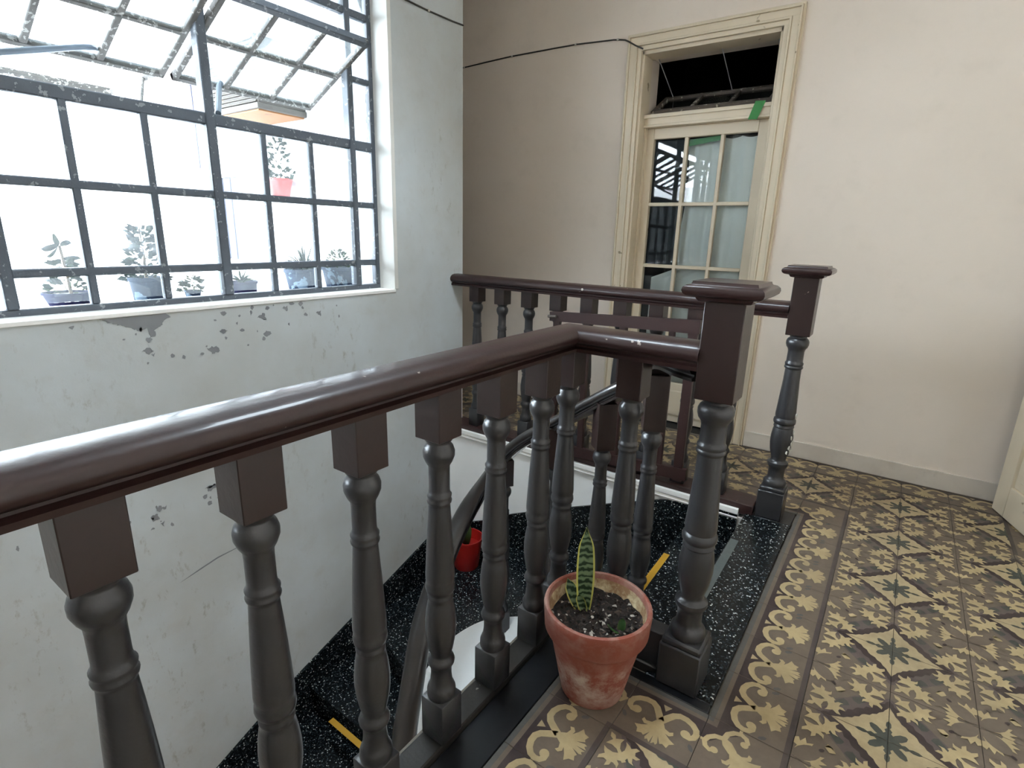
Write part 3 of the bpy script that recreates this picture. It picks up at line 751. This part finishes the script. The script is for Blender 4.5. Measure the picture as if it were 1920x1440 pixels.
# far balustrade
YB = 2.622
fb = thing('balustrade', 'dark balustrade behind the stair, running from the window wall to a chipped newel', 'balustrade', (-1.3, YB, 0))
obj('handrail', sweep(RP, [(-2.33, YB, 1.003), (-.385, YB, 1.0)]), 'rail_paint', fb)
obj('base_beam', box(XW+.01, -.40, 2.555, 2.69, -.01, .045, .004), 'gate_paint', fb)
for x in [-2.127+.1925*k for k in range(8)]: baluster(fb, x, YB, .043, .937)
baluster(fb, -.585, YB, .043, .937)
newel(fb, -.337, YB, .112)
n_far = [o for o in COL.objects if o.name.startswith('newel_post')][-1]
# white paint splashes on the far newel's vase
for a, z, s in ((-.5, .40, .012), (-.25, .37, .017), (-.6, .355, .012), (-.1, .42, .009), (-.35, .335, .010), (-.2, .50, .012), (-.75, .33, .008), (.05, .385, .012), (.2, .36, .010), (-.05, .345, .014)):
    r = .047; x, y = -.337+r*math.cos(a), YB+r*math.sin(a)
    bm = bmesh.new(); n = Vector((math.cos(a), math.sin(a), 0)); t = Vector((-n.y, n.x, 0)); c = Vector((x, y, z))
    vs = [bm.verts.new(c + n*.001 + t*(s*.5*math.cos(q)*random.uniform(.6, 1.2)) + Vector((0, 0, s*math.sin(q)*random.uniform(.6, 1.3)))) for q in [2*PI*i/7 for i in range(7)]]
    f = bm.faces.new(vs); e = bmesh.ops.extrude_face_region(bm, geom=[f]); bmesh.ops.translate(bm, verts=[v for v in e['geom'] if isinstance(v, bmesh.types.BMVert)], vec=-n*.006)
    bmesh.ops.recalc_face_normals(bm, faces=bm.faces)
    obj('paint_splash', bm, 'clip_white', n_far)

# ------------------------------------------------------------------ winding stair
CX, CY = -.87, 1.38
WELL = catmull([(-.40, 1.44, 0), (-.50, 1.60, 0), (-.66, 1.75, 0), (-.85, 1.82, 0), (-1.06, 1.90, 0), (-1.30, 1.965, 0), (-1.51, 1.95, 0), (-1.65, 1.82, 0), (-1.665, 1.60, 0), (-1.57, 1.36, 0), (-1.40, 1.14, 0), (-1.18, .97, 0), (-.98, .87, 0), (-.70, .85, 0)], 10)
W2 = [(p.x, p.y) for p in WELL]
RISE = .17
def nosing(k):
    if k == 0: return (Vector((-.43, 1.2, 0)), Vector((0, 1, 0)))
    if k == 1: return (Vector((-.68, 1.2, 0)), Vector((0, 1, 0)))
    a = math.radians(80 + 16.5*(k-1)); return (Vector((CX, CY, 0)), Vector((math.cos(a), math.sin(a), 0)))
def hit_well(k):
    o, d = nosing(k); n = Vector((-d.y, d.x, 0)); best = None
    for i in range(len(WELL)-1):
        a, b = WELL[i], WELL[i+1]; fa, fb_ = (a-o).dot(n), (b-o).dot(n)
        if fa*fb_ <= 0 and abs(fa-fb_) > 1e-9:
            p = a + (b-a)*(fa/(fa-fb_))
            if (p-o).dot(d) > 0 and (best is None or i > best[0]): best = (i, p)
    return best
def hit_wall(k):
    o, d = nosing(k); t = 9
    if d.y > 1e-6: t = min(t, (YF-.001-o.y)/d.y)
    if d.x < -1e-6: t = min(t, (XW+.003-o.x)/d.x)
    if d.y < -1e-6: t = min(t, (-.4-o.y)/d.y)
    return o + d*t
st = thing('staircase', 'black speckled winding staircase sinking down between the balustrades', 'staircase', (-1.4, 1.7, -1.0))
corner = Vector((XW+.003, YF-.001, 0))
NST = 12
outer_pts = []
for k in range(1, NST+1):
    i0, a0 = hit_well(k-1); i1, a1 = hit_well(k); b0, b1 = hit_wall(k-1), hit_wall(k)
    inner = [a0] + [WELL[i] for i in range(i0+1, i1+1)] + [a1]
    out = [b1]
    if abs(b0.y-YF) < .004 and abs(b1.x-XW) < .004 and abs(b1.y-YF) > .004: out.append(corner)
    out.append(b0)
    z = -RISE*k
    d = nosing(k)[1]; nn = Vector((-d.y, d.x, 0))
    adv = 1 if k > 1 else 1
    poly = [(p.x, p.y) for p in inner + out]
    s = obj('step', prism(poly, z-.36, z-.03), 'granite', st)
    # tread slab with a projecting nosing
    lead = [a1 + nn*.022, b1 + nn*.022]
    if abs(b1.x-XW) < .004: lead[1].x = XW+.003
    if abs(b1.y-YF) < .004: lead[1].y = YF-.001
    tp = [(p.x, p.y) for p in inner[:-1] + lead + out[1:]]
    bm = prism(tp, z-.03, z); obj('tread', bm, 'granite', s)
    outer_pts.append((b1, z))
# black skirting that follows the stair on both walls
def skirt(pts, axis, c0, c1):
    poly = [(a, b) for a, b in pts] + [(a, b-.75) for a, b in reversed(pts)]
    return prism(poly, c0, c1, axis)
obj('skirting', skirt([(-.46, .0), (-.60, -.012), (-.70, -.022), (-.84, -.055), (-1.13, -.175), (-1.45, -.31), (-1.78, -.46), (-2.01, -.586), (XW, -.71)], 'y', YF-.014, YF), 'granite', st)
obj('skirting', skirt([(YF-.014, -.655), (2.32, -.721), (1.878, -.876), (1.331, -1.065), (.865, -1.271), (.3, -1.50)], 'x', XW, XW+.014), 'granite', st)
# white plastered cover closing the well inside the string
def cover():
    bm = bmesh.new(); e = []
    for p in WELL:
        ang = math.degrees(math.atan2(p.y-CY, p.x-CX)) % 360
        k = max(0, (-.43-p.x)/.25) if (p.x > -.68 and p.y > CY) else 1 + (ang-80)/16.5
        e.append(bm.verts.new((p.x, p.y, -RISE*max(1.4, k) + .01)))
    c = bm.verts.new((-.95, 1.38, -.80))
    mid = [bm.verts.new(v.co.lerp(c.co, .35) + Vector((0, 0, -.05))) for v in e]
    for a, b, m, n in zip(e, e[1:], mid, mid[1:]):
        f = bm.faces.new((a, b, n, m)); f.smooth = True
        f = bm.faces.new((m, n, c)); f.smooth = True
    bmesh.ops.recalc_face_normals(bm, faces=bm.faces)
    bmesh.ops.solidify(bm, geom=list(bm.faces), thickness=.03)
    return bm
obj('well_cover', cover(), 'stair_white', st)
# stair balustrade
RPTS = [(-.385, 1.40, .955), (-.44, 1.43, .955), (-.52, 1.53, .94), (-.60, 1.68, .885), (-.68, 1.765, .81), (-.79, 1.80, .74), (-1.056, 1.885, .55), (-1.32, 1.90, .355), (-1.48, 1.87, .14), (-1.535, 1.76, -.07), (-1.475, 1.48, -.33), (-1.375, 1.285, -.54), (-1.30, 1.16, -.70), (-1.16, 1.0, -.90), (-.98, .90, -1.08)]
RAIL = catmull(RPTS, 8)
sb = thing('stair_balustrade', 'dark winding stair handrail on turned balusters, dropping behind the front balustrade', 'balustrade', (-1.0, 1.8, -.3))
obj('handrail', sweep([(a*.86, b*.86) for a, b in RP], RAIL, tilt=True), 'rail_gloss', sb)
def rail_z(x, y):
    p = min(RAIL, key=lambda q: (q.x-x)**2 + (q.y-y)**2); return p.z - .055, p
for k, (x, y) in enumerate([(-.605, 1.70), (-.86, 1.825), (-1.10, 1.895), (-1.36, 1.905)]):
    z = -RISE*(k+1); zt, p = rail_z(x, y)
    baluster(sb, p.x, p.y, z-.004, max(zt, z+.84), (.5, .78, .45, .9)[k % 4])
# tapes on the treads
single('yellow_tape_strip', prism([(-.692, 1.80), (-.662, 1.80), (-.672, 2.26), (-.700, 2.26)], -.1697, -.1685), 'yellow_tape', 'yellow grip tape on the first dark step below the threshold', 'tape', (-.68, 2.0, -.1697), 'yellow tapes on the stair')
zt7 = -RISE*7
single('yellow_tape_strip', prism([(-2.02, 1.305), (-1.74, 1.30), (-1.74, 1.33), (-2.02, 1.335)], zt7+.0003, zt7+.0015), 'yellow_tape', 'dull yellow grip tape on a lower step near the window wall', 'tape', (-1.88, 1.32, zt7+.0003), 'yellow tapes on the stair')

# ------------------------------------------------------------------ wooden stair gate
gt = thing('stair_gate', 'brown slatted wooden gate leaning on the far balustrade', 'gate', (-1.14, 2.56, .045))
def gbar(name, x0, x1, z0, z1, y0=2.532, y1=2.556):
    obj(name, prism(z0, y0, y1, 'y') if isinstance(z0, list) else box(x0, x1, y0, y1, z0, z1, .002), 'gate_paint', gt)
gbar('top_rail', 0, 0, [(-1.545, .800), (-.735, .826), (-.735, .890), (-1.545, .850)], None, 2.528, 2.552)
gbar('bottom_rail', 0, 0, [(-1.52, .046), (-.72, .090), (-.72, .150), (-1.52, .100)], None, 2.528, 2.552)
for x, wd in ((-1.505, .04), (-1.32, .035), (-1.115, .040), (-.865, .028), (-.765, .045)):
    gbar('slat', x-wd/2, x+wd/2, .075, .845, 2.534, 2.556)
obj('latch', tube([(-1.55, 2.522, .825), (-1.50, 2.522, .828)], .008, 8), 'old_wood', gt)

# ------------------------------------------------------------------ terracotta pot and snake plant
PX, PY = -.535, 1.195
pot = thing('flower_pot', 'weathered terracotta flower pot with white bloom standing on the tiled corner', 'flower pot', (PX, PY, .0015))
prof = [(.082, 0), (.088, .004), (.098, .05), (.110, .11), (.123, .17), (.129, .198), (.1295, .2), (.140, .203), (.1435, .21), (.147, .26), (.148, .272), (.146, .279), (.141, .281), (.136, .279), (.134, .272), (.128, .235), (.124, .21)]
obj('pot_body', lathe(prof, 48, c=(PX, PY, .0015)), 'terracotta', pot)
obj('crust_ring', lathe([(.1335, .262), (.1325, .264), (.127, .236), (.122, .222), (.1275, .236), (.1335, .262)], 48, c=(PX, PY, .0015), caps=False), 'mineral_crust', pot)
def soil_bm():
    bm = bmesh.new(); n, m = 40, 12; rings = []
    c = bm.verts.new((PX, PY, .232))
    for j in range(1, m+1):
        r = .1275*j/m
        rings.append([bm.verts.new((PX+r*math.cos(2*PI*i/n), PY+r*math.sin(2*PI*i/n), .230 + random.uniform(-.006, .006) + (.004 if j == m else 0))) for i in range(n)])
    for i in range(n): bm.faces.new((c, rings[0][i], rings[0][(i+1) % n]))
    for a, b in zip(rings, rings[1:]):
        for i in range(n): bm.faces.new((a[i], b[i], b[(i+1) % n], a[(i+1) % n]))
    for f in list(bm.faces): f.smooth = True
    for _ in range(160):
        a = random.uniform(0, 2*PI); r = .118*math.sqrt(random.random()); s = random.uniform(.002, .0055)
        bmesh.ops.create_icosphere(bm, subdivisions=1, radius=s, matrix=Matrix.Translation((PX+r*math.cos(a), PY+r*math.sin(a), .234)) @ Matrix.Diagonal((1, random.uniform(.5, 1), random.uniform(.5, .9), 1)))
    return bm
tag(obj('soil', soil_bm(), 'soil', pot), kind='stuff')
sp = thing('snake_plant', 'young snake plant with banded yellow-edged leaf growing in the terracotta pot', 'plant', (-.578, 1.203, .225))
def blade(base, tip, width, bend, face, name='leaf', curl=.006):
    base, tip = Vector(base), Vector(tip); n = 18; side = Vector(face).normalized(); up = (tip-base)
    nrm = side.cross(up).normalized()
    bm = bmesh.new(); rows = []
    for i in range(n+1):
        t = i/n; c = base + up*t + nrm*bend*math.sin(PI*t*.9)
        wd = width*(.35 + .65*math.sin(PI*min(1, (t*.80+.12)))**.9) * (1 if t < .78 else max(.02, 1-((t-.78)/.22)**1.6))
        rows.append([bm.verts.new(c + side*(wd*s) + nrm*(-curl*(1-abs(s)*1.4))) for s in (-.5, -.40, -.15, .15, .40, .5)])
    for a, b in zip(rows, rows[1:]):
        for k in range(5):
            f = bm.faces.new((a[k], a[k+1], b[k+1], b[k])); f.smooth = True; f.material_index = 1 if k in (0, 4) else 0
    bmesh.ops.solidify(bm, geom=list(bm.faces), thickness=.0022)
    return bm
cs = (.80, .60, 0)
obj('leaf', blade((-.578, 1.203, .222), (-.596, 1.22, .478), .052, .006, cs), ['snake_leaf', 'leaf_margin'], sp)
obj('leaf', blade((-.584, 1.200, .224), (-.640, 1.208, .305), .040, .008, (.7, .4, .55)), ['snake_leaf', 'leaf_margin'], sp)
obj('leaf', blade((-.574, 1.196, .224), (-.590, 1.186, .285), .026, -.004, (.8, .5, .1)), ['snake_leaf', 'leaf_margin'], sp)
obj('leaf', blade((-.458, 1.185, .226), (-.462, 1.20, .262), .022, .004, (.9, .3, .1)), ['leaf_green', 'leaf_pale'], sp)
obj('leaf', blade((-.462, 1.178, .226), (-.490, 1.165, .250), .018, .004, (.5, -.7, .3)), ['leaf_green', 'leaf_pale'], sp)

# ------------------------------------------------------------------ red bucket with a plant, on the stair by the wall
def red():
    z0 = -RISE*5; px, py = -2.02, 2.40
    b = thing('red_flower_pot', 'small red plastic pot on the winder step in the wall corner', 'flower pot', (px, py, z0))
    obj('pot_body', lathe([(.075, 0), (.078, .004), (.100, .20), (.106, .202), (.106, .214), (.099, .214), (.096, .20), (.088, .15)], 32, c=(px, py, z0)), 'red_plastic', b)
    obj('soil', lathe([(.0, .145), (.05, .148), (.09, .15), (.09, .14), (0, .135)], 24, c=(px, py, z0)), 'soil', b)
    for (dx, dy, dz, w) in ((-.05, -.13, .40, .045), (-.02, -.10, .36, .04), (.01, .02, .30, .04)):
        obj('leaf', blade((px, py, z0+.15), (px+dx, py+dy, z0+dz), w, .03, (.8, .6, 0)), ['leaf_pale', 'leaf_green'], b)
red()

# ------------------------------------------------------------------ cables on the walls
def cable(name, pts, clips, label, fdir):
    r = thing(name, label, 'cable', pts[0], 'cables clipped to the walls')
    obj('cord', tube(pts, .0045, 8), 'cable_black', r)
    for p in clips:
        p = Vector(p); bm = box(p.x-.007, p.x+.007, p.y-.007, p.y+.007, p.z-.005, p.z+.006, .002); obj('clip', bm, 'clip_white', r)
y = YW-.005
cable('wall_cable', [(-3.9, y, 2.43), (-3.0, y, 2.445), (-2.55, y, 2.458), (-2.02, y, 2.453), (-1.75, y, 2.437), (-1.70, y, 2.430), (-1.665, y-.012, 2.42), (-1.63, YW-.040, 2.400), (-1.585, YW-.036, 2.373), (-1.54, YW-.022, 2.352)], [(-2.97, y, 2.446), (-2.53, y, 2.458), (-2.02, y, 2.453), (-1.72, y, 2.434)], 'thin dark cable clipped across the back wall to the door casing', 0)
x = XW+.005
cable('wall_cable', [(x, 2.16, 3.2), (x, 2.165, 2.6), (x, 2.18, 2.42), (x, 2.222, 2.375), (x, 2.40, 2.374), (x, 2.60, 2.380), (x, 2.682, 2.385)], [(x, 2.40, 2.374), (x, 2.17, 2.8)], 'thin dark cable bending past the top corner of the window wall', 1)

# ------------------------------------------------------------------ outside the window
struct('trim_2', box(-2.98, -2.6, -1.6, 2.38, .84, .922, .004), 'outside_white')          # ledge that carries the pots
struct('floor_courtyard', box(-9, -2.6, -6, 2.38, LZ-.2, LZ), 'courtyard_paving')
struct('wall_courtyard', box(-9.2, -9, -6, 2.684, LZ, 1.9), 'outside_white')
struct('wall_courtyard_side', box(-9.2, -2.6, -6.2, -6, LZ, 2.4), 'outside_white')
struct('wall_courtyard_back', box(-9.2, -6.0, 2.38, 2.684, LZ, CZ), 'outside_white')
def foliage(c, r, h, n, size, kind='bush', seed=0):
    rnd = random.Random(seed); bm = bmesh.new()
    for _ in range(n):
        if kind == 'bush':
            t = rnd.random(); a = rnd.uniform(0, 2*PI); rr = r*(1-.75*t)*math.sqrt(rnd.random())
            p = Vector((c[0]+rr*math.cos(a), c[1]+rr*math.sin(a), c[2]+h*t)); d = Vector((math.cos(a), math.sin(a), rnd.uniform(-.3, .9))).normalized()
            s = size*rnd.uniform(.6, 1.2); u = d.cross(Vector((rnd.gauss(0, 1), rnd.gauss(0, 1), rnd.gauss(0, 1)))).normalized()
            q = [p, p+d*s*.5+u*s*.28, p+d*s, p+d*s*.5-u*s*.28]
            bm.faces.new([bm.verts.new(v) for v in q])
        else:
            a = rnd.uniform(0, 2*PI); el = rnd.uniform(.5, 1.4); L = h*rnd.uniform(.6, 1.1); prev = None
            u = Vector((-math.sin(a)*.7, math.cos(a)*.7, rnd.choice((-.7, .7))))*size
            for i in range(6):
                t = i/5; rr = L*t*math.cos(el); z = L*t*math.sin(el) - .55*L*t*t*math.cos(el)
                p = Vector((c[0]+rr*math.cos(a), c[1]+rr*math.sin(a), c[2]+z)); w_ = 1-t*.9
                cur = (bm.verts.new(p-u*w_), bm.verts.new(p+u*w_))
                if prev: bm.faces.new((prev[0], prev[1], cur[1], cur[0]))
                prev = cur
    return bm
LZ_ = .922
def ledge_plant(label, y, r_t, r_b, h, potmat, leaves, stem=None, x=-2.75, name='potted_plant'):
    t = thing(name, label, 'potted plant', (x, y, LZ_), 'potted plants on the ledge outside the window')
    obj('pot', lathe([(r_b*.96, 0), (r_b, .003), (r_t*.97, h*.82), (r_t*1.03, h*.84), (r_t*1.03, h), (r_t*.95, h), (r_t*.92, h*.8)], 30, c=(x, y, LZ_)), potmat, t)
    obj('soil', lathe([(0, h*.86), (r_t*.92, h*.84), (r_t*.9, h*.8), (0, h*.8)], 20, c=(x, y, LZ_)), 'soil', t)
    if stem: obj('stem', tube(stem, [.007]+[.005]*(len(stem)-1), 6), 'twig', t)
    for bm, m in leaves: tag(obj('foliage', bm, m, t), kind='stuff')
c = LZ_
stem = [(-2.75, .775, c+.04), (-2.75, .772, c+.14), (-2.75, .765, c+.24)]
bl = bmesh.new()
for (ya, za, yb, zb, wd) in ((.765, 1.165, .70, 1.150, .03), (.765, 1.165, .715, 1.12, .03), (.765, 1.165, .75, 1.205, .03), (.765, 1.165, .81, 1.17, .025), (.768, 1.11, .83, 1.11, .02), (.768, 1.08, .83, 1.085, .02), (.77, 1.05, .82, 1.02, .02), (.768, 1.06, .72, 1.07, .03)):
    b2 = blade((-2.75, ya, za), (-2.75+random.uniform(-.02, .02), yb, zb), wd, .01, (.3, .3, .9)); me = bpy.data.meshes.new('t'); b2.to_mesh(me); b2.free(); bl.from_mesh(me); bpy.data.meshes.remove(me)
ledge_plant('wide low dark bowl outside with a branching leggy plant, leftmost on the ledge', .763, .083, .064, .058, 'black_pot',
    [(bl, 'shrub_pale'), (foliage((-2.75, .765, c+.05), .06, .13, 90, .042, seed=3), 'shrub_pale')], stem)
ledge_plant('speckled grey pot outside holding a tall pointed green shrub', 1.055, .068, .056, .105, 'grey_pot',
    [(foliage((-2.75, 1.06, c+.09), .085, .22, 190, .042, seed=4), 'shrub_dark')], [(-2.75, 1.055, c+.08), (-2.75, 1.06, c+.2), (-2.75, 1.056, c+.31)])
ledge_plant('tiny low seedling pot outside between two taller plants', 1.245, .036, .030, .034, 'grey_pot',
    [(foliage((-2.75, 1.245, c+.03), .055, .06, 60, .035, seed=5), 'shrub_pale')])
ledge_plant('short dark pot outside with a few upright grey-green sprigs', 1.49, .070, .064, .062, 'black_pot',
    [(foliage((-2.75, 1.49, c+.055), .05, .11, 34, .006, 'spray', seed=6), 'shrub_green')])
ledge_plant('streaked grey pot outside with arching strap leaves of a spider plant', 1.838, .094, .075, .112, 'grey_pot',
    [(foliage((-2.75, 1.86, c+.10), .05, .20, 80, .009, 'spray', seed=7), 'shrub_dark')])
ledge_plant('streaked grey pot outside at the right window corner with sparse purple twigs', 2.095, .105, .085, .115, 'grey_pot',
    [(foliage((-2.75, 2.08, c+.11), .10, .10, 110, .03, seed=8), 'shrub_pale')])
# louvred box fixed to the courtyard wall
vb = thing('louvred_box', 'weathered louvred box with a bare wooden underside jutting from the courtyard wall', 'box', (-3.7, 2.2, 1.95))
obj('case', boxes([(-4.02, -3.385, 2.055, 2.379, 1.985, 2.36), (-4.04, -3.375, 2.04, 2.379, 1.95, 1.985)], .004), 'box_metal', vb)
obj('underside', box(-4.01, -3.395, 2.055, 2.37, 1.942, 1.95), 'ply_wood', vb)
for k in range(15): obj('louvre', prism([(2.040, 1.99+.024*k), (2.056, 1.99+.024*k), (2.056, 2.008+.024*k)], -4.0, -3.40, 'x'), 'box_metal', vb)
# shuttered windows on the far part of that wall
for i, (x0, x1, z0, z1) in enumerate(((-5.0, -4.55, 1.7, 2.32), (-4.66, -4.25, 1.0, 1.62))):
    fw = tag(empty('window_%d' % (2+i), ((x0+x1)/2, 2.38, z0)), kind='structure')
    obj('frame', boxes([(x0, x1, 2.36, 2.381, z1, z1+.05), (x0, x0+.04, 2.365, 2.381, z0, z1), (x1-.04, x1, 2.365, 2.381, z0, z1), (x0, x1, 2.36, 2.381, z0-.04, z0)], .003), 'outside_white', fw)
    for a in range(3): 
        wdt = (x1-x0-.08)/3; obj('shutter_leaf', box(x0+.04+wdt*a+.004, x0+.04+wdt*(a+1)-.004, 2.372, 2.381, z0, z1, .003), 'shutter_grey', fw)
wp = thing('hanging_plant', 'red pot with a bluish plant fixed to the white courtyard wall', 'potted plant', (-3.60, 2.29, 1.46))
obj('pot', lathe([(.055, 0), (.058, .003), (.078, .10), (.083, .10), (.083, .115), (.074, .115)], 24, c=(-3.60, 2.29, 1.46)), 'red_plastic', wp)
obj('bracket', boxes([(-3.62, -3.58, 2.29, 2.38, 1.44, 1.46)], .002), 'iron_paint', wp)
tag(obj('foliage', foliage((-3.60, 2.29, 1.56), .10, .26, 120, .05, seed=11), 'shrub_dark', wp), kind='stuff')
# neighbour's tiled roof showing above
rf = thing('roof', 'red tiled roof edge of the house beyond, seen above the open sash', 'roof', (-7.0, 5.3, 3.3))
obj('roof_wall', box(-8.2, -6.3, 4.95, 7, LZ, 3.72), 'outside_white', rf)
for k in range(12):
    yy = 0; xk = -8.2 + .165*k
    obj('roof_tile_row', tube([(xk, 4.8, 3.75), (xk, 6.9, 4.6)], .085, 8), 'roof_red', rf)
